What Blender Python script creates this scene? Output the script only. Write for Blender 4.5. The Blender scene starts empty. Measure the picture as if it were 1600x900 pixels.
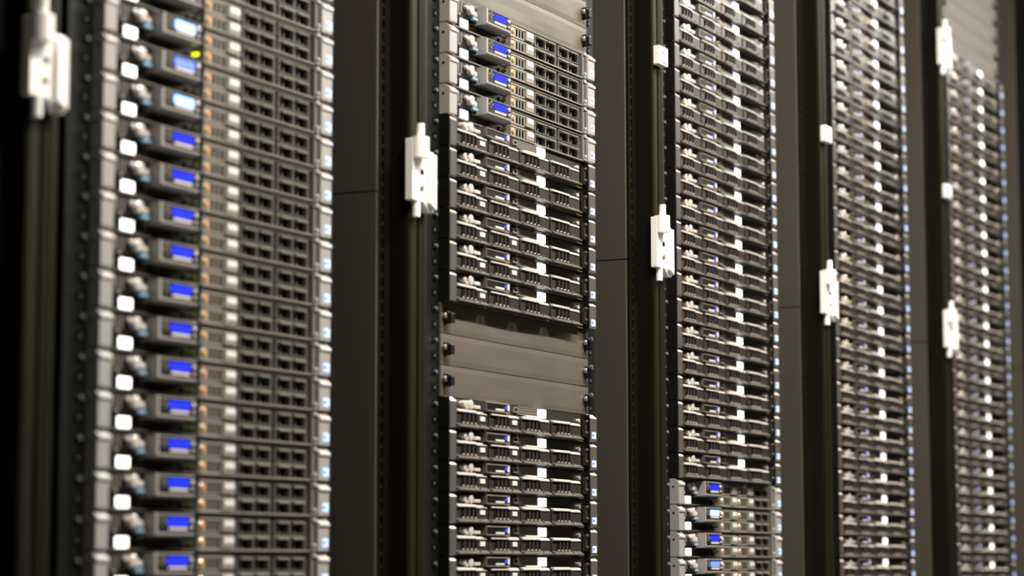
import bpy, bmesh, math, random
from mathutils import Vector, Matrix

random.seed(7)
SC = bpy.context.scene
COL = SC.collection
CAM_H = 0.85                      # camera height above the floor
U = 0.04445                       # one rack unit
MM = 0.001

# ------------------------------------------------------------------ camera
cam_data = bpy.data.cameras.new('camera')
cam_data.sensor_width = 36.0
cam_data.lens = 3695.88 * 36.0 / 1600.0
cam_data.clip_start = 0.02
cam_data.clip_end = 60
cam_data.dof.use_dof = True
cam_data.dof.focus_distance = 3.72
cam_data.dof.aperture_fstop = 3.3
cam = bpy.data.objects.new('camera', cam_data)
COL.objects.link(cam)
TILT, YAW, ROLL, DIST = 0.1172056, 1.095652, -0.00176774, 1.586551
fw = Vector((math.sin(YAW) * math.cos(TILT), math.cos(YAW) * math.cos(TILT), math.sin(TILT)))
rt = Vector((math.cos(YAW), -math.sin(YAW), 0))
up = rt.cross(fw)
r2 = rt * math.cos(ROLL) + up * math.sin(ROLL)
u2 = up * math.cos(ROLL) - rt * math.sin(ROLL)
m = Matrix((r2, u2, -fw)).transposed().to_4x4()
m.translation = Vector((0, -DIST, CAM_H))
cam.matrix_world = m
SC.camera = cam

# ------------------------------------------------------------------ world and exposure
world = bpy.data.worlds.new('world')
SC.world = world
world.use_nodes = True
bg = world.node_tree.nodes['Background']
bg.inputs[0].default_value = (1.0, 0.93, 0.82, 1)
bg.inputs[1].default_value = 0.003
SC.view_settings.view_transform = 'Standard'
SC.view_settings.look = 'None'
SC.view_settings.gamma = 1.0
SC.view_settings.use_curve_mapping = False
SC.view_settings.exposure = 0.0
SC.cycles.use_denoising = True
SC.cycles.max_bounces = 6

# ------------------------------------------------------------------ ceiling tubes of the aisle
LIGHT_Y, LIGHT_Z, LIGHT_W = -1.05, 2.72, (90.0, 84.0, 54.0, 33.0, 20.0)
LIGHT_X = [2.42 + 1.45 * i for i in range(5)]
for lx, lw in zip(LIGHT_X, LIGHT_W):
    ld = bpy.data.lights.new('aisle_tube', 'AREA')
    ld.shape = 'RECTANGLE'
    ld.size = 1.1
    ld.size_y = 0.10
    ld.energy = lw
    ld.color = (1.0, 0.93, 0.82)
    lo = bpy.data.objects.new('aisle_tube', ld)
    lo.location = (lx, LIGHT_Y, LIGHT_Z - 0.012)
    COL.objects.link(lo)

# ------------------------------------------------------------------ materials
MATS = {}


def mat(name, col, rough=0.5, metal=0.0, noise=0.0, nscale=40.0, spec=0.5, emit=None, estr=0.0, bump=0.0):
    if name in MATS:
        return MATS[name]
    mt = bpy.data.materials.new(name)
    mt.use_nodes = True
    nt = mt.node_tree
    b = nt.nodes['Principled BSDF']
    b.inputs['Base Color'].default_value = (*col, 1)
    b.inputs['Roughness'].default_value = rough
    b.inputs['Metallic'].default_value = metal
    b.inputs['Specular IOR Level'].default_value = spec
    if emit:
        b.inputs['Emission Color'].default_value = (*emit, 1)
        b.inputs['Emission Strength'].default_value = estr
    if noise > 0 or bump > 0:
        tc = nt.nodes.new('ShaderNodeTexCoord')
        n = nt.nodes.new('ShaderNodeTexNoise')
        n.inputs['Scale'].default_value = nscale
        n.inputs['Detail'].default_value = 5
        nt.links.new(tc.outputs['Object'], n.inputs['Vector'])
        if noise > 0:
            mx = nt.nodes.new('ShaderNodeMix')
            mx.data_type = 'RGBA'
            mx.inputs[6].default_value = (*[c * (1 - noise) for c in col], 1)
            mx.inputs[7].default_value = (*[min(1, c * (1 + noise)) for c in col], 1)
            nt.links.new(n.outputs['Fac'], mx.inputs[0])
            nt.links.new(mx.outputs[2], b.inputs['Base Color'])
        if bump > 0:
            bp = nt.nodes.new('ShaderNodeBump')
            bp.inputs['Strength'].default_value = bump
            bp.inputs['Distance'].default_value = 0.001
            nt.links.new(n.outputs['Fac'], bp.inputs['Height'])
            nt.links.new(bp.outputs['Normal'], b.inputs['Normal'])
    MATS[name] = mt
    return mt


M_SILVER = mat('silver_plastic', (0.30, 0.29, 0.28), 0.36, 0.0, 0.04, 30)
M_SILVER_DK = mat('grey_plastic', (0.13, 0.125, 0.115), 0.36)
M_CHROME = mat('bright_chrome', (0.80, 0.74, 0.69), 0.2, 0.4)
M_CARRIER = mat('drive_carrier_grey', (0.27, 0.245, 0.205), 0.3, 0.2)
M_LEDGE = mat('drive_ledge_grey', (0.17, 0.17, 0.135), 0.28, 0.2)
M_HOLE = mat('deep_black', (0.003, 0.003, 0.003), 0.8, spec=0.05)
M_BLACK = mat('black_plastic', (0.005, 0.005, 0.0045), 0.45, spec=0.22)
M_CHAR = mat('charcoal_plastic', (0.032, 0.028, 0.023), 0.33, 0.0, 0.06, 60, spec=0.3)
M_CHAR_L = mat('charcoal_bezel', (0.085, 0.079, 0.070), 0.30, spec=0.4)
M_LIP_GLINT = mat('lip_highlight', (0.80, 0.76, 0.73), 0.28)  # highlight on the ear bevels, put into a pale colour
M_EDGE = mat('edge_highlight_grey', (0.52, 0.48, 0.44), 0.24)  # grey lightened to paint in the shine on lever bevels
M_STEEL = mat('zinc_steel', (0.33, 0.31, 0.27), 0.45, 0.7, 0.08, 20)
M_BROWNP = mat('brown_black_panel', (0.008, 0.0065, 0.0055), 0.45, spec=0.25)
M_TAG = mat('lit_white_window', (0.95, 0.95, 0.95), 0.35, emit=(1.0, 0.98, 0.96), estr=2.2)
M_LABEL = mat('pale_label', (0.62, 0.61, 0.58), 0.45)
M_ORANGE = mat('orange_latch', (0.60, 0.24, 0.06), 0.4)
M_USB = mat('blue_grey_socket', (0.35, 0.55, 0.75), 0.3, 0.3)
M_BADGE = mat('glowing_pale_blue_badge', (0.5, 0.66, 1.0), 0.3, emit=(0.42, 0.58, 1.0), estr=0.62)  # badge sticker, faint glow added to raise its brightness
M_BADGE_B = mat('blue_badge_border', (0.05, 0.14, 0.75), 0.3)
M_LCD = mat('lcd_blue', (0.002, 0.004, 0.05), 0.7, spec=0.1, emit=(0.010, 0.032, 1.0), estr=1.2)
M_LCD_MID = mat('lcd_pale_blue', (0.05, 0.08, 0.3), 0.3, emit=(0.13, 0.21, 1.0), estr=1.7)
M_LCD_HI = mat('lcd_bright', (0.2, 0.3, 0.5), 0.3, emit=(0.20, 0.42, 1.0), estr=3.2)
M_LED_B = mat('led_blue', (0.01, 0.02, 0.3), 0.3, emit=(0.01, 0.05, 1.0), estr=1.6)
M_LED_OFF = mat('led_dim_green', (0.04, 0.05, 0.015), 0.3, emit=(0.35, 0.5, 0.02), estr=0.02)
M_LED_Y = mat('led_yellow', (0.3, 0.4, 0.02), 0.3, emit=(0.65, 0.80, 0.0), estr=2.4)
M_LCDTXT = mat('lcd_caption', (0.60, 0.58, 0.60), 0.4)
M_OLIVE_SHEEN = mat('black_frame_olive_sheen', (0.0095, 0.0088, 0.0034), 0.5, 0.0, 0.1, 12, spec=0.12)  # black paint; its olive reflections are put into the base colour
M_FRAME = mat('black_frame', (0.005, 0.0045, 0.003), 0.6, spec=0.1)
M_RAIL = mat('dark_rail', (0.006, 0.0075, 0.0065), 0.45, spec=0.25)
M_STUD = mat('zinc_stud', (0.55, 0.68, 0.70), 0.25, 0.8)
M_WALLP = mat('taupe_side_panel', (0.050, 0.044, 0.035), 0.6, 0.0, 0.10, 900, bump=0.25)
M_BLANK = mat('beige_grey_blank', (0.096, 0.084, 0.066), 0.45, 0.0, 0.16, 22, bump=0.15)
M_WHITE = mat('white_enamel', (0.93, 0.93, 0.90), 0.35)
M_FLOOR = mat('floor_tile', (0.16, 0.155, 0.15), 0.4, 0.0, 0.15, 3)
M_CEIL = mat('ceiling_paint', (0.30, 0.29, 0.27), 0.8, 0.0, 0.05, 4)
M_DIFF = mat('tube_diffuser', (0.9, 0.9, 0.9), 0.5, emit=(1.0, 0.93, 0.82), estr=3.0)


# ------------------------------------------------------------------ mesh builder, all sizes in millimetres
# server space: x right along the face, y into the rack, v DOWN from the top of the unit (z = 44.45 - v)
class MB:
    def __init__(self):
        self.v, self.f, self.mi, self.mats = [], [], [], []

    def slot(self, mt):
        if mt not in self.mats:
            self.mats.append(mt)
        return self.mats.index(mt)

    def poly(self, vs, fs, mt):
        k = len(self.v)
        self.v += vs
        s = self.slot(mt)
        for f in fs:
            self.f.append([k + i for i in f])
            self.mi.append(s)

    def box(self, x0, x1, y0, y1, z0, z1, mt):
        if z0 > z1:
            z0, z1 = z1, z0
        vs = [(x, y, z) for x in (x0, x1) for y in (y0, y1) for z in (z0, z1)]
        fs = [(0, 1, 3, 2), (4, 6, 7, 5), (0, 4, 5, 1), (2, 3, 7, 6), (0, 2, 6, 4), (1, 5, 7, 3)]
        self.poly(vs, fs, mt)
        return self

    def vb(self, x0, x1, y0, y1, v0, v1, mt):      # box given by v (down from unit top)
        return self.box(x0, x1, y0, y1, 44.45 - v1, 44.45 - v0, mt)

    def prism(self, pts, a0, a1, axis, mt):
        """pts: 2-D outline; axis x: pts=(y,z); y: pts=(x,z); z: pts=(x,y)"""
        def mk(p, a):
            return {'x': (a, p[0], p[1]), 'y': (p[0], a, p[1]), 'z': (p[0], p[1], a)}[axis]
        n = len(pts)
        vs = [mk(p, a0) for p in pts] + [mk(p, a1) for p in pts]
        fs = [tuple(range(n)), tuple(reversed(range(n, 2 * n)))]
        fs += [(i, (i + 1) % n, n + (i + 1) % n, n + i) for i in range(n)]
        self.poly(vs, fs, mt)
        return self

    def px(self, yv, x0, x1, mt):                  # profile in (y, v) swept along x
        return self.prism([(y, 44.45 - v) for y, v in yv], x0, x1, 'x', mt)

    def cyl(self, c, r, a0, a1, axis, mt, n=16):
        return self.prism([(c[0] + r * math.cos(2 * math.pi * i / n), c[1] + r * math.sin(2 * math.pi * i / n))
                           for i in range(n)], a0, a1, axis, mt)

    def dome(self, c, r, y0, y1, mt, n=16):        # knob: stepped rounded disc facing -y
        self.cyl(c, r, y0, y1 + 1.0, 'y', mt, n)
        k = len(self.v)
        rings = [(r, y1 + 1.0), (r * 0.86, y1 + 0.3), (r * 0.55, y1)]
        vs = []
        for rr, yy in rings:
            vs += [(c[0] + rr * math.cos(2 * math.pi * i / n), yy, c[1] + rr * math.sin(2 * math.pi * i / n)) for i in range(n)]
        fs = []
        for q in range(2):
            fs += [(q * n + i, q * n + (i + 1) % n, (q + 1) * n + (i + 1) % n, (q + 1) * n + i) for i in range(n)]
        fs.append(tuple(2 * n + i for i in range(n)))
        self.poly(vs, fs, mt)
        return self

    def build(self, name, parent=None, bevel=0.0):
        me = bpy.data.meshes.new(name)
        me.from_pydata([(a * MM, b * MM, c * MM) for a, b, c in self.v], [], self.f)
        for mt in self.mats:
            me.materials.append(mt)
        me.polygons.foreach_set('material_index', self.mi)
        bm = bmesh.new()
        bm.from_mesh(me)
        bmesh.ops.recalc_face_normals(bm, faces=bm.faces)
        if bevel:
            bmesh.ops.bevel(bm, geom=list(bm.edges), offset=bevel * MM, segments=2, profile=0.5, affect='EDGES', clamp_overlap=True)
        bm.to_mesh(me)
        bm.free()
        o = bpy.data.objects.new(name, me)
        COL.objects.link(o)
        if parent is not None:
            o.parent = parent
        return o


def thing(name, label, cat, loc, group=None):
    o = bpy.data.objects.new(name, None)
    o.empty_display_size = 0.02
    o.location = loc
    o['label'] = label
    o['category'] = cat
    if group:
        o['group'] = group
    COL.objects.link(o)
    return o


def copy_tree(o, parent=None):
    c = o.copy()
    COL.objects.link(c)
    if parent is not None:
        c.parent = parent
    for ch in list(o.children):
        copy_tree(ch, c)
    return c


# ------------------------------------------------------------------ room
def struct(o):
    o['kind'] = 'structure'
    return o


struct(MB().box(-4000, 12000, -3200, 1600, -100, 0, M_FLOOR).build('floor'))
struct(MB().box(-4000, 12000, -3200, 1600, 2900, 3000, M_CEIL).build('ceiling'))
for i, lx in enumerate(LIGHT_X):
    b = MB()
    b.prism([(LIGHT_Y * 1000 - 75, 2900), (LIGHT_Y * 1000 - 62, 2722), (LIGHT_Y * 1000 + 62, 2722), (LIGHT_Y * 1000 + 75, 2900)],
            lx * 1000 - 600, lx * 1000 + 600, 'x', M_WHITE)
    o = b.build('ceiling_light')
    # the prism helper sweeps (y, z) along x
    o['label'] = 'white batten lamp on the ceiling above the aisle'
    o['category'] = 'ceiling light'
    o['group'] = 'batten lamps above the aisle'

# ------------------------------------------------------------------ racks
RX = [2.09280746, 2.89214517, 3.70038698, 4.50888965, 5.31473627, 6.1205]
ZT = [13.4076247, 17.33676294, 3.334264, 27.34524992, 27.22943592]      # top of unit k = 0 above the camera, in U
RACK_H = 2500
RACK_LABEL = [
    'black server rack nearest the camera, full of silver servers out of focus',
    'black server rack holding silver servers above black ones with bare blanking panels between',
    'black server rack in the middle, black servers over a few silver ones at its foot',
    'black server rack holding only black servers, between the middle and the farthest filled rack',
    'black server rack far along the row, bare beige panels above its black servers',
    'edge of a further black rack at the end of the row',
]


def build_hinge(parent, zc):
    """white enamel door hinge; zc = height of its middle in mm above the floor"""
    b = MB()
    X, T = -184, zc + 54
    y0, y1 = -45, -33.2
    b.prism([(X, T - 16), (X + 26, T - 16), (X + 28, T - 40), (X + 37, T - 28), (X + 57, T - 28), (X + 57, T - 111),
             (X + 44, T - 111), (X + 30, T - 99), (X, T - 99)], y0, y1, 'y', M_WHITE)
    h = b.build('door_hinge', parent, 0.8)
    MB().prism([(X + 38, T - 32), (X + 56, T - 32), (X + 56, T - 108), (X + 38, T - 100)], y0 - 6, y0 - 0.2, 'y', M_WHITE).build('hinge_plate', h, 1.2)
    b = MB()
    b.cyl((X + 13, y0 - 3), 13, T - 42, T - 14, 'z', M_WHITE, 20)
    b.build('hinge_barrel', h)
    MB().cyl((X + 15, y0 - 3), 5.5, T - 14, T + 5, 'z', M_WHITE, 16).build('hinge_pin', h)
    MB().cyl((X + 18, y0 + 5), 5.5, T - 120, T - 98.5, 'z', M_WHITE, 16).build('hinge_pin', h)
    MB().cyl((X + 25, T - 59), 4.2, y0 - 0.8, y0 + 0.5, 'y', M_HOLE, 16).build('screw_hole', h)
    MB().dome((X + 24, T - 80), 4.5, y0 + .5, y0 - 2.5, M_STEEL, 14).build('screw', h)
    return h


def build_catch(parent, zc):
    b = MB()
    X = -170
    b.box(X, X + 36, -46, -33.2, zc - 16, zc + 16, M_WHITE)
    h = b.build('door_catch', parent, 2.0)
    MB().cyl((X + 16, zc + 5), 1.6, -46.8, -45, 'y', M_HOLE, 12).build('screw_hole', h)
    MB().dome((X + 18, zc - 6), 6.5, -45, -48.5, M_WHITE, 18).build('screw', h)


def build_rack(i):
    x0 = RX[i]
    R = thing('server_rack', RACK_LABEL[i], 'server rack', (x0, 0, 0))
    # post: black flange with a slotted strip, then the raised black profile, olive reflections painted in
    b = MB()
    b.box(-204, -173, 6, 50, 60, RACK_H - 40, M_FRAME)
    b.box(-204, -196, -4, 6, 60, RACK_H - 40, M_FRAME)
    b.box(-189, -173, -4, 6, 60, RACK_H - 40, M_FRAME)
    z = 60
    while z < RACK_H - 60:                                        # rungs between the slots
        b.box(-196, -189, -3.6, 6, z, z + 5, M_OLIVE_SHEEN)
        z += 17.5
    b.build('slotted_flange', R)
    b = MB()
    prof = [(-173, 50), (-173, -33), (-169, -35), (-166, -31), (-149, -31), (-148, -22), (-144, -22), (-143, -31), (-133, -33),
            (-130, -31), (-129, -24), (-126, -24), (-125, -29), (-117, -29), (-115, -26), (-115, 50)]
    b.prism(prof, 60, RACK_H - 40, 'z', M_OLIVE_SHEEN)
    b.build('frame_post', R)
    MB().box(-174.2, -173.05, -30, 5.9, 60, RACK_H - 40, M_FRAME).build('added_post_side_skin', R)  # thin black skin added over the post side to hide the painted olive
    # mounting rails behind the ears
    for nm, a, c in (('l', -112, -1.5), ('r', 484.2, 512)):
        b = MB()
        if nm == 'l':
            b.box(-112, -40, 30, 32, 60, RACK_H - 40, M_FRAME)
            b.box(-40, 16, 18, 20, 60, RACK_H - 40, M_RAIL)
            b.box(-42, -40, 18, 60, 60, RACK_H - 40, M_RAIL)
        else:
            b.box(466, 512, 18, 20, 60, RACK_H - 40, M_RAIL)
            b.box(512, 514, 18, 60, 60, RACK_H - 40, M_RAIL)
        ztop = CAM_H * 1000 + ZT[min(i, 4)] * 44.45
        n0 = int((ztop - 70) / 22.225)
        for q in range(-40, n0):
            zz = ztop - 11 - q * 22.225
            if not 80 < zz < RACK_H - 60:
                continue
            xc = -14 if nm == 'l' else 494
            b.box(xc - 5, xc + 5, 17.4, 18.1, zz - 5, zz + 5, M_HOLE)
            if q % 2 == 0:
                b.cyl((xc + 3, zz), 2.6, 13.5, 17.6, 'y', M_STUD, 8)
            else:
                b.box(xc + 1, xc + 3, 16.2, 17.6, zz - 2, zz + 2, M_STUD)
        b.build('mounting_rail', R)
    # right side panel, two sheets with a joint
    zj = CAM_H * 1000 + 497
    MB().box(590, 594.5, -3.5, 1000, 60, zj - 0.9, M_WALLP).build('side_panel', R)
    MB().box(590, 594.5, -3.5, 1000, zj + 0.9, RACK_H - 40, M_WALLP).build('side_panel', R)
    MB().box(592, 594.3, 0, 990, zj - 0.9, zj + 0.9, M_HOLE).build('panel_joint', R)
    MB().box(-204, 594.5, 1000.5, 1004, 60, RACK_H - 40, M_FRAME).build('back_panel', R)
    MB().box(-204, 594.5, -30, 1004, RACK_H - 39.5, RACK_H, M_FRAME).build('top_panel', R)
    b = MB()
    b.box(-204, 594.5, -20, 1004, 20, 59.5, M_FRAME)
    for fx in (-180, 570):
        for fy in (20, 960):
            b.cyl((fx, fy), 22, 0, 20, 'z', M_FRAME)
    b.build('plinth', R)
    build_hinge(R, CAM_H * 1000 + 531)
    if i in (2, 3, 4):
        build_catch(R, CAM_H * 1000 + 842)
    if i == 4:
        build_hinge(R, CAM_H * 1000 + 1176)
    return R


for i in range(6):
    build_rack(i)


# ------------------------------------------------------------------ ears
def ear_profile(b, x0, x1, mf, ms, side_mat=None):
    b.px([(17.5, 0.5), (7, 0.5), (1.0, 5.5), (0, 7), (0, 42.6), (1.2, 43.7), (17.5, 43.7)], x0, x1, mf)


# ------------------------------------------------------------------ silver server (two rows of small drives)
def carrier(parent, x, row, name='drive_carrier'):
    v = 4.2 if row == 0 else 24.0
    b = MB()
    b.vb(x, x + 74, 9.5, 60, v, v + 18.2, M_CARRIER)
    b.vb(x + 1, x + 73, 8.6, 9.5, v + 0.6, v + 3.2, M_CARRIER)
    for s in range(3):
        b.vb(x + 17 + s * 9.5, x + 22.5 + s * 9.5, 9.1, 9.6, v + 4.8, v + 15.5, M_HOLE)
    b.vb(x + 46, x + 72, 6.5, 9.5, v + 2.0, v + 16.2, M_CARRIER)
    o = b.build(name, parent)
    MB().vb(x + 50, x + 70, 6.0, 6.6, v + 3.5, v + 10.5, M_LABEL).build('label', o)
    b = MB()
    b.dome((x + 7, 44.45 - (v + 9)), 4.2, 9.6, 7.4, M_CHROME, 12)
    b.cyl((x + 7, 44.45 - (v + 9)), 3.7, 7.0, 7.5, 'y', M_ORANGE, 12)
    b.build('release_button', o)
    return o


def blank_carrier(parent, x, row):
    v = 4.2 if row == 0 else 24.0
    b = MB()
    # frame around two deep pockets
    b.vb(x, x + 74, 9.5, 20, v, v + 2.2, M_LEDGE)
    b.vb(x, x + 74, 9.5, 20, v + 16.8, v + 18.2, M_CHAR_L)
    for a in (0, 35, 70):
        b.vb(x + a, x + a + 4, 9.7, 20, v + 2.2, v + 16.8, M_CHAR_L)
    b.vb(x + 4, x + 70, 20, 22, v + 2.6, v + 16.6, M_HOLE)
    for a in (6, 41):
        b.px([(9.4, v + 2.2), (5.5, v + 3.4), (5.5, v + 5.0), (9.4, v + 5.6)], x + a, x + a + 26, M_LEDGE)
    b.vb(x + 13, x + 14.5, 11, 20, v + 2.2, v + 16.8, M_LEDGE)
    b.vb(x + 49, x + 50.5, 11, 20, v + 2.2, v + 16.8, M_LEDGE)
    return b.build('drive_blank', parent)


def make_silver(ncar):
    root = thing('silver_rack_server', 'x', 'server', (0, 0, -5))
    b = MB()
    b.vb(24, 458, 22, 600, 0.9, 43.5, M_STEEL)
    b.vb(24, 458, 20, 22, 0.9, 43.5, M_BROWNP)
    b.build('chassis', root)
    b = MB()                                                       # face plate around the openings
    b.vb(23, 204, 12, 20, 1.0, 2.6, M_SILVER_DK)
    b.vb(23, 104, 12.5, 20, 2.6, 25.5, M_BROWNP)
    b.vb(104, 204, 14, 20, 2.6, 27.0, M_BROWNP)
    b.vb(23, 204, 9, 20, 42.2, 43.6, M_SILVER_DK)
    b.vb(204, 449, 5.5, 20, 42.0, 43.7, M_CARRIER)
    b.vb(204, 449, 8.0, 20, 0.9, 3.4, M_CARRIER)
    for s in range(40):
        b.vb(207 + s * 6, 210 + s * 6, 7.7, 8.2, 1.5, 2.7, M_HOLE)
    b.build('face_plate', root)
    # ears
    b = MB()
    ear_profile(b, 0, 22.5, M_SILVER, M_SILVER)
    b.px([(13, 0.1), (-1.5, 7.5), (-2.2, 9.5), (-1.6, 12.0), (0.4, 12.6), (13, 5)], 1.0, 22.5, M_LIP_GLINT)  # pale strip painting the lamp highlight on the ear bevel
    e = b.build('mounting_ear', root, 0.7)
    MB().cyl((10.5, 44.45 - 14.5), 2.1, -0.25, 0.3, 'x', M_BLACK, 12).build('screw_hole', e)
    b = MB()
    ear_profile(b, 457, 482.6, M_SILVER, M_SILVER)
    b.px([(13, 0.1), (-1.5, 7.5), (-2.2, 9.5), (-1.6, 12.0), (0.4, 12.6), (13, 5)], 458.0, 482.4, M_LIP_GLINT)
    b.vb(449, 457, 5, 18, 1.0, 43.4, M_SILVER_DK)
    b.vb(450, 457, 2.5, 5, 1.0, 6.5, M_SILVER)
    b.vb(450, 457, 2.5, 5, 38.0, 43.2, M_SILVER)
    e = b.build('mounting_ear', root, 0.7)
    MB().vb(456.4, 457.1, 4.5, 13.5, 9.5, 34, M_HOLE).build('latch_slot', e)
    MB().dome((453, 44.45 - 36.5), 3.0, 5, 1.0, M_SILVER, 12).build('latch_knob', e)
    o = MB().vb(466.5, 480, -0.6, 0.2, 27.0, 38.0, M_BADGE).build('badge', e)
    MB().vb(467.5, 473, -0.9, -0.5, 31.0, 34.0, M_BADGE_B).build('badge_mark', o)
    # power button group and sockets
    b = MB()
    b.dome((79, 44.45 - 11.5), 7.2, 13, 5.0, M_CHROME, 20)
    b.build('power_button', root)
    b = MB()
    b.dome((93, 44.45 - 14.5), 4.2, 13, 7.0, M_CHROME, 14)
    b.build('indicator_button', root)
    b = MB()
    b.dome((68, 44.45 - 8.5), 3.2, 13, 8.0, M_CHROME, 12)
    b.build('indicator_button', root)
    b = MB()
    for s in (38, 45, 53):
        b.vb(s, s + 2.2, 10.5, 12.6, 4.5, 19, M_CARRIER)
    b.dome((48, 44.45 - 22.5), 2.2, 13, 9.5, M_SILVER, 10)
    b.build('display_socket', root)
    MB().vb(84, 98, 6.5, 14, 20.0, 24.0, M_USB).build('usb_socket', root, 0.6)
    MB().vb(44, 71, 9.5, 20, 28.0, 42.0, M_BROWNP).build('lamp_housing', root)
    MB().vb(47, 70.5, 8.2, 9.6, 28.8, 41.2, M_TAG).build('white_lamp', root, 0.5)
    # optical drive
    b = MB()
    b.vb(74, 196, 15.5, 20, 28.0, 42, M_BROWNP)
    b.vb(90, 178, 13.5, 15.6, 27.4, 29.0, M_SILVER_DK)
    b.vb(178, 184, 13.0, 15.6, 32, 40, M_BLACK)
    o = b.build('optical_drive', root)
    MB().cyl((192, 44.45 - 34.5), 2.3, 8.5, 15.6, 'y', M_LED_OFF, 12).build('activity_light', root)
    # display pod
    b = MB()
    b.px([(14, 2.0), (-2, 2.0), (-4.5, 3.6), (-4.5, 25.5), (-2.8, 27.5), (14, 27.5)], 104, 108, M_SILVER)
    b.px([(14, 2.0), (-2, 2.0), (-4.5, 3.6), (-4.5, 4.6), (14, 4.6)], 108, 180, M_SILVER_DK)
    b.px([(14, 27.5), (-2.8, 27.5), (-4.5, 25.5), (-4.5, 23.6), (14, 23.6)], 108, 180, M_SILVER)
    b.vb(108, 180, -3.4, 14, 4.6, 23.6, M_BROWNP)
    pod = b.build('display_pod', root)
    MB().vb(129, 168, -4.2, -3.3, 6.8, 16.4, M_LCD).build('display_screen', pod)
    MB().vb(131, 167, -4.0, -3.3, 17.6, 20.4, M_LCDTXT).build('screen_caption', pod)
    for (bx, bv) in ((114, 11), (119.5, 7.5), (119.5, 15), (124, 11)):
        MB().dome((bx, 44.45 - bv), 1.7, -3.3, -4.6, M_CARRIER, 10).build('menu_button', pod)
    b = MB()
    b.dome((174.5, 44.45 - 10), 3.0, -3.3, -6.2, M_CHROME, 12)
    b.build('select_button', pod)
    b = MB()
    b.dome((175.5, 44.45 - 18), 2.0, -3.3, -5.2, M_CHROME, 10)
    b.build('select_button', pod)
    # drives
    for ci, x in enumerate((207, 288, 369)):
        for row in (0, 1):
            if ci < ncar:
                carrier(root, x, row)
            else:
                blank_carrier(root, x, row)
    return root


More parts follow.
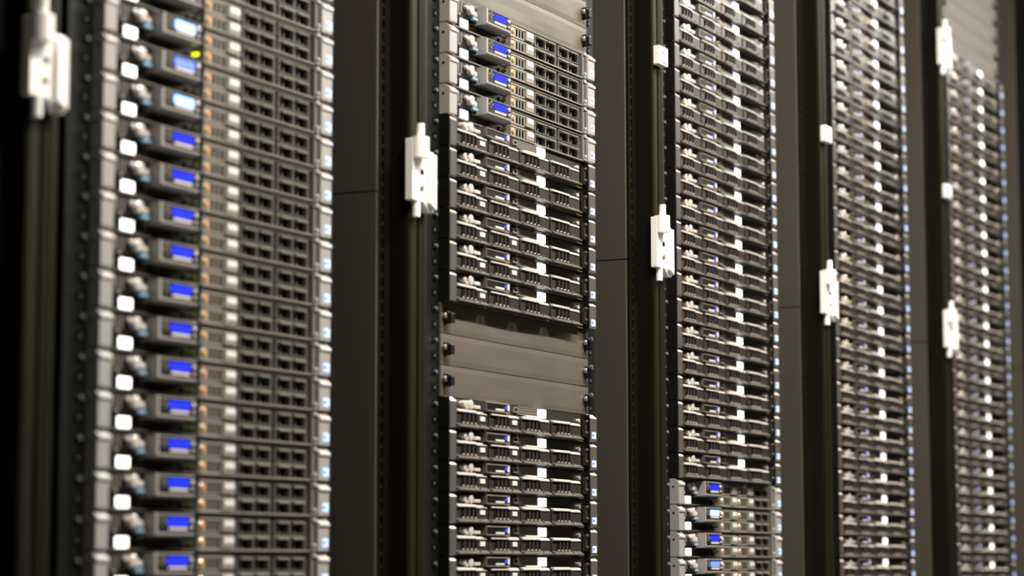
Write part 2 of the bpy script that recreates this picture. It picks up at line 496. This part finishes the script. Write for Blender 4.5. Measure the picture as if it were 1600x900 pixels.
# ------------------------------------------------------------------ black server (four large drives)
def make_black(labels):
    root = thing('black_rack_server', 'x', 'server', (0, 0, -5))
    b = MB()
    b.vb(24, 458, 22, 600, 0.9, 43.5, M_STEEL)
    b.vb(20, 458, 18, 22, 0.9, 43.5, M_BLACK)
    b.vb(20, 446, 6, 20, 42.4, 43.8, M_CHAR_L)
    b.build('chassis', root)
    b = MB()
    ear_profile(b, 2.0, 20.5, M_CHAR_L, M_BLACK)
    b.vb(-0.2, 2.0, 0.6, 17.5, 0.9, 43.6, M_BLACK)
    b.px([(7.2, 0.3), (0.6, 5.3), (-0.3, 6.6), (0.6, 7.6), (7.2, 3.0)], 3.0, 20.5, M_LIP_GLINT)  # pale strip in place of a specular highlight on black plastic
    e = b.build('mounting_ear', root)
    MB().cyl((9.5, 44.45 - 15), 1.7, -0.6, 0, 'x', M_RAIL, 12).build('screw_hole', e)
    b = MB()
    ear_profile(b, 459, 482.6, M_CHAR_L, M_BLACK)
    b.px([(7.2, 0.3), (0.6, 5.3), (-0.3, 6.6), (0.6, 7.6), (7.2, 3.0)], 460.0, 482.4, M_LIP_GLINT)
    b.vb(447, 459, 9, 18, 1.0, 43.4, M_BLACK)
    b.vb(457.6, 459, 0.8, 17.5, 1.2, 43.4, M_BLACK)
    b.vb(449, 456, 4, 9, 10, 36, M_CHAR)
    e = b.build('mounting_ear', root)
    for s in (12, 30):
        MB().dome((452.5, 44.45 - s), 2.3, 4, 1.2, M_CHAR_L, 10).build('latch_knob', e)
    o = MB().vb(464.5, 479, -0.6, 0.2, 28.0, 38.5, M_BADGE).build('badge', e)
    MB().vb(465.5, 471, -0.9, -0.5, 31.5, 34.5, M_BADGE_B).build('badge_mark', o)
    # upper band
    b = MB()
    for a, c, yy in ((20.5, 104, 11), (179, 221, 6), (320, 447, 10)):
        MB().vb(a, c, yy, 18, 1.2, 16.2, M_CHAR).build('upper_panel', root)
    MB().vb(288.5, 320, 12, 18, 1.2, 16.2, M_CHAR).build('lamp_housing', root)
    MB().dome((66, 44.45 - 9.0), 6.6, 11, -0.5, M_CHROME, 18).build('power_button', root)
    b = MB()
    b.dome((51, 44.45 - 8), 4.4, 11, 1.5, M_CHROME, 12)
    b.build('indicator_button', root)
    b = MB()
    b.dome((57.5, 44.45 - 13.2), 2.4, 11, 2.0, M_CHROME, 10)
    b.build('indicator_button', root)
    MB().vb(76, 94, 0.5, 11, 9.0, 13.6, M_CHROME).build('usb_socket', root, 0.6)
    # pod with its dim panel
    b = MB()
    b.px([(18, 1.0), (1, 1.0), (-3, 2.4), (-3, 14.2), (-1, 15.6), (18, 15.6)], 104, 107, M_CHAR_L)
    b.px([(18, 1.0), (1, 1.0), (-3, 2.0), (-3, 3.2), (18, 3.2)], 107, 179, M_CARRIER)
    b.px([(18, 15.6), (-1, 15.6), (-3, 14.6), (-3, 13.6), (18, 13.6)], 107, 179, M_CARRIER)
    b.vb(177, 179, -3, 18, 3.2, 13.8, M_SILVER_DK)
    b.vb(107, 177, -2, 18, 3.2, 13.8, M_BLACK)
    pod = b.build('display_pod', root)
    MB().vb(135, 162, -2.7, -1.9, 10.2, 12.8, M_LABEL).build('screen_caption', pod)
    MB().vb(164, 168.5, -2.7, -1.9, 5.6, 10.0, M_LED_B).build('status_light', pod)
    MB().vb(170.5, 176, -4.0, -1.9, 4.2, 12.2, M_LABEL).build('select_button', pod, 0.5)
    b = MB()
    b.vb(204, 217, 3.5, 6, 3.5, 11.5, M_CARRIER)
    b.vb(206.5, 214.5, 3.2, 3.6, 5.5, 9.5, M_HOLE)
    b.build('port_socket', root)
    # vent grille
    b = MB()
    b.vb(221, 288, 7.0, 18, 1.2, 13.6, M_HOLE)
    for s in range(15):
        b.vb(222 + s * 4.5, 223.3 + s * 4.5, 6.2, 7.1, 1.8, 13.2, M_CARRIER)
    for vv in (1.4, 5.2, 9.0, 12.6):
        b.vb(221, 288, 6.3, 7.1, vv, vv + 1.0, M_CARRIER)
    b.build('vent_grille', root)
    MB().px([(18, 13.8), (3.5, 13.8), (1.5, 15.9), (18, 15.9)], 242, 287, M_EDGE).build('release_lever', root)
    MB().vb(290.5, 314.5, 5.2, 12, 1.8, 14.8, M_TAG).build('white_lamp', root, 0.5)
    MB().dome((431, 44.45 - 12), 3.0, 11, 5, M_CHROME, 12).build('thumb_screw', root)
    # four drives
    for q, x in enumerate((20.8, 121.5, 222.5, 325.0)):
        w = 96 if q < 3 else 102
        b = MB()
        prof = [(18, 16.6), (6.5, 16.6), (3.2, 18.0), (1.6, 21.0), (1.6, 36.5), (-2.2, 39.5), (-1.2, 42.2), (18, 42.2)]
        b.px(prof, x, x + w, M_CHAR)
        # tapered lip along the lower edge
        za, zb = 44.45 - 36.6, 44.45 - 40.8
        b.poly([(x + 14, 1.4, za), (x + w - 5, 1.4, za), (x + w - 0.5, -4.4, zb), (x + 1.0, -4.4, zb),
                (x + 1.0, 1.4, zb - 1.4), (x + w - 0.5, 1.4, zb - 1.4), (x + w - 0.5, -4.4, zb - 1.0), (x + 1.0, -4.4, zb - 1.0)],
               [(0, 1, 2, 3), (3, 2, 6, 7), (7, 6, 5, 4), (0, 3, 7, 4), (1, 5, 6, 2), (0, 4, 5, 1)], M_CHAR_L)
        # upper lever edge with its highlight painted pale, stepping down towards its end
        b.px([(6.0, 16.0), (1.5, 16.6), (-1.2, 18.6), (-1.2, 20.2), (2.0, 20.4), (6.0, 20.4)], x + 3, x + w * 0.62, M_EDGE)
        b.px([(6.0, 16.8), (2.5, 17.6), (0.4, 19.6), (0.4, 21.2), (3.0, 21.4), (6.0, 21.4)], x + w * 0.62, x + w - 3, M_EDGE)
        b.vb(x + 15.5, x + 64, 1.2, 1.75, 22.4, 35.8, M_HOLE)
        for s in range(3):
            b.vb(x + 26.6 + s * 12.2, x + 27.8 + s * 12.2, 0.3, 1.5, 22.4, 35.8, M_CHAR_L)
        for s in range(4):
            b.vb(x + 19.5 + s * 12.2, x + 22.5 + s * 12.2, -0.6, 1.5, 34.2, 36.2, M_EDGE)
        d = b.build('drive_carrier', root)
        if q in labels:
            MB().vb(x + 72.5, x + 87, 0.4, 1.7, 24.0, 30.5, M_LABEL).build('label', d)
        MB().dome((x + 68, 44.45 - 37.2), 1.1, -1.0, -4.4, M_SILVER_DK, 8).build('drive_light', d)
    return root


# ------------------------------------------------------------------ blanking panel
def make_blank():
    root = thing('blanking_panel', 'x', 'blanking panel', (0, 0, -5))
    b = MB()
    n, mrows = 24, 6
    vs, fs = [], []
    for r in range(mrows + 1):
        for c in range(n + 1):
            x = 0 + 482 * c / n
            t = r / mrows
            zz = 0.6 + 43.2 * t
            bow = 0.5 * math.sin(c * 0.45) * (1 - abs(2 * t - 1)) + (1.3 + 0.9 * math.cos(c * 0.3)) * math.sin(math.pi * c / n) * t
            edge = 0.5 if r in (0, mrows) else 0.0
            vs.append((x, 14.0 - bow + edge, zz))
    for r in range(mrows):
        for c in range(n):
            a = r * (n + 1) + c
            fs.append((a, a + 1, a + n + 2, a + n + 1))
    k = len(vs)
    vs += [(x, 17.2, z) for x, y, z in vs]
    bottom = [(k + a, k + d, k + c2, k + b2) for a, b2, c2, d in fs]
    rim = []
    loop = [c for c in range(n + 1)] + [r * (n + 1) + n for r in range(1, mrows + 1)] + \
           [mrows * (n + 1) + c for c in range(n - 1, -1, -1)] + [r * (n + 1) for r in range(mrows - 1, 0, -1)]
    for q in range(len(loop)):
        a, c = loop[q], loop[(q + 1) % len(loop)]
        rim.append((a, c, c + k, a + k))
    b.poly(vs, fs + bottom + rim, M_BLANK)
    b.build('panel_sheet', root)
    for x in (12, 471):
        b = MB()
        b.vb(x - 5, x + 6, 6.5, 14.5, 13, 31, M_BLACK)
        b.vb(x - 2, x + 10, 3.0, 7.0, 15.5, 29.5, M_BLACK)
        o = b.build('snap_clip', root, 1.2)
        MB().dome((x - 4, 44.45 - 20), 4.6, 13, 8, M_STEEL, 12).build('clip_rivet', o)
    return root


ORD = ('first second third fourth fifth sixth seventh eighth ninth tenth eleventh twelfth thirteenth fourteenth fifteenth sixteenth '
       'seventeenth eighteenth nineteenth twentieth twenty-first twenty-second twenty-third twenty-fourth twenty-fifth twenty-sixth '
       'twenty-seventh twenty-eighth twenty-ninth').split()
PROTO = {}
USED = set()


def place(kind, r, k, label, group):
    if kind not in PROTO:
        if kind.startswith('silver'):
            PROTO[kind] = make_silver(int(kind[-1]))
        elif kind.startswith('black'):
            PROTO[kind] = make_black({'black_two': (0, 1), 'black_one': (0,), 'black_none': ()}[kind])
        else:
            PROTO[kind] = make_blank()
    if kind not in USED:
        o = PROTO[kind]
        USED.add(kind)
    else:
        o = copy_tree(PROTO[kind])
    o.location = (RX[r], 0, CAM_H + (ZT[r] - k - 1) * U)
    o['label'] = label
    o['group'] = group
    return o


def find(o, name):
    for c in o.children_recursive:
        if c.name.split('.')[0] == name:
            return c


def set_mat(o, name, mt):
    c = find(o, name)
    c.material_slots[0].link = 'OBJECT'
    c.material_slots[0].material = mt


# first rack: silver servers from edge to edge
for k in range(-4, 14):
    hint = {0: ', a yellow-green light at its drives'}.get(k + 1, '')
    o = place('silver_1', 0, k, 'blurred silver server with blue display, %s from the top in the nearest rack' % ORD[k + 4],
              'silver servers in the nearest rack')
    if k in (-1, 1):
        set_mat(o, 'display_screen', M_LCD_HI)
    elif k == 0:
        set_mat(o, 'display_screen', M_LCD_MID)
    if k == -1:
        set_mat(o, 'activity_light', M_LED_Y)
# second rack
for k in (-4, -3, -2):
    place('blank', 1, k, 'beige-grey bare blanking panel above the silver servers of the second rack, %s above them' %
          {-2: 'directly', -3: 'second', -4: 'third'}[k], 'bare panels at the top of the second rack')
for k in range(-1, 3):
    place('silver_1', 1, k, 'silver server with blue display, %s of the four atop the second rack' % ORD[k + 1],
          'silver servers in the second rack')
for k in range(3, 9):
    place('black_two' if k in (6, 7) else 'black_one', 1, k,
          'black server, %s below the silver ones and above the bare panels of the second rack' % ORD[k - 3],
          'black servers in the middle of the second rack')
for k in (9, 10, 11):
    place('blank', 1, k, 'worn brown-grey blanking panel between black servers in the second rack, %s of three' %
          {9: 'top', 10: 'middle', 11: 'lowest'}[k], 'bare panels in the middle of the second rack')
for k in range(12, 18):
    place('black_two', 1, k, 'black server, %s below the bare panels in the lower second rack' % ORD[k - 12],
          'black servers at the foot of the second rack')
# third rack
for k in range(-21, 0):
    place('black_none', 2, k, 'black server with white tag, %s from the top in the middle rack' % ORD[k + 21],
          'black servers in the middle rack')
for k in range(0, 4):
    o = place('silver_2', 2, k, 'silver server with blue display, %s below the black ones in the middle rack' % ORD[k],
              'silver servers at the foot of the middle rack')
    if k == 1:
        set_mat(o, 'display_screen', M_LCD_HI)
    if k == 3:
        set_mat(o, 'display_screen', M_LCD_MID)
# fourth rack
for k in range(-1, 28):
    place('black_none', 3, k, 'blurred black server, %s from the top in the fourth rack' % ORD[k + 1],
          'black servers in the fourth rack')
# fifth rack
for k in range(-5, 0):
    place('blank', 4, k, 'beige blanking panel atop the farthest filled rack, %s above its black servers' %
          {-1: 'directly', -2: 'second', -3: 'third', -4: 'fourth', -5: 'fifth'}[k], 'bare panels in the farthest filled rack')
for k in range(0, 28):
    place('black_none', 4, k, 'blurred black server, %s from the top in the farthest filled rack' % ORD[k],
          'black servers in the farthest filled rack')
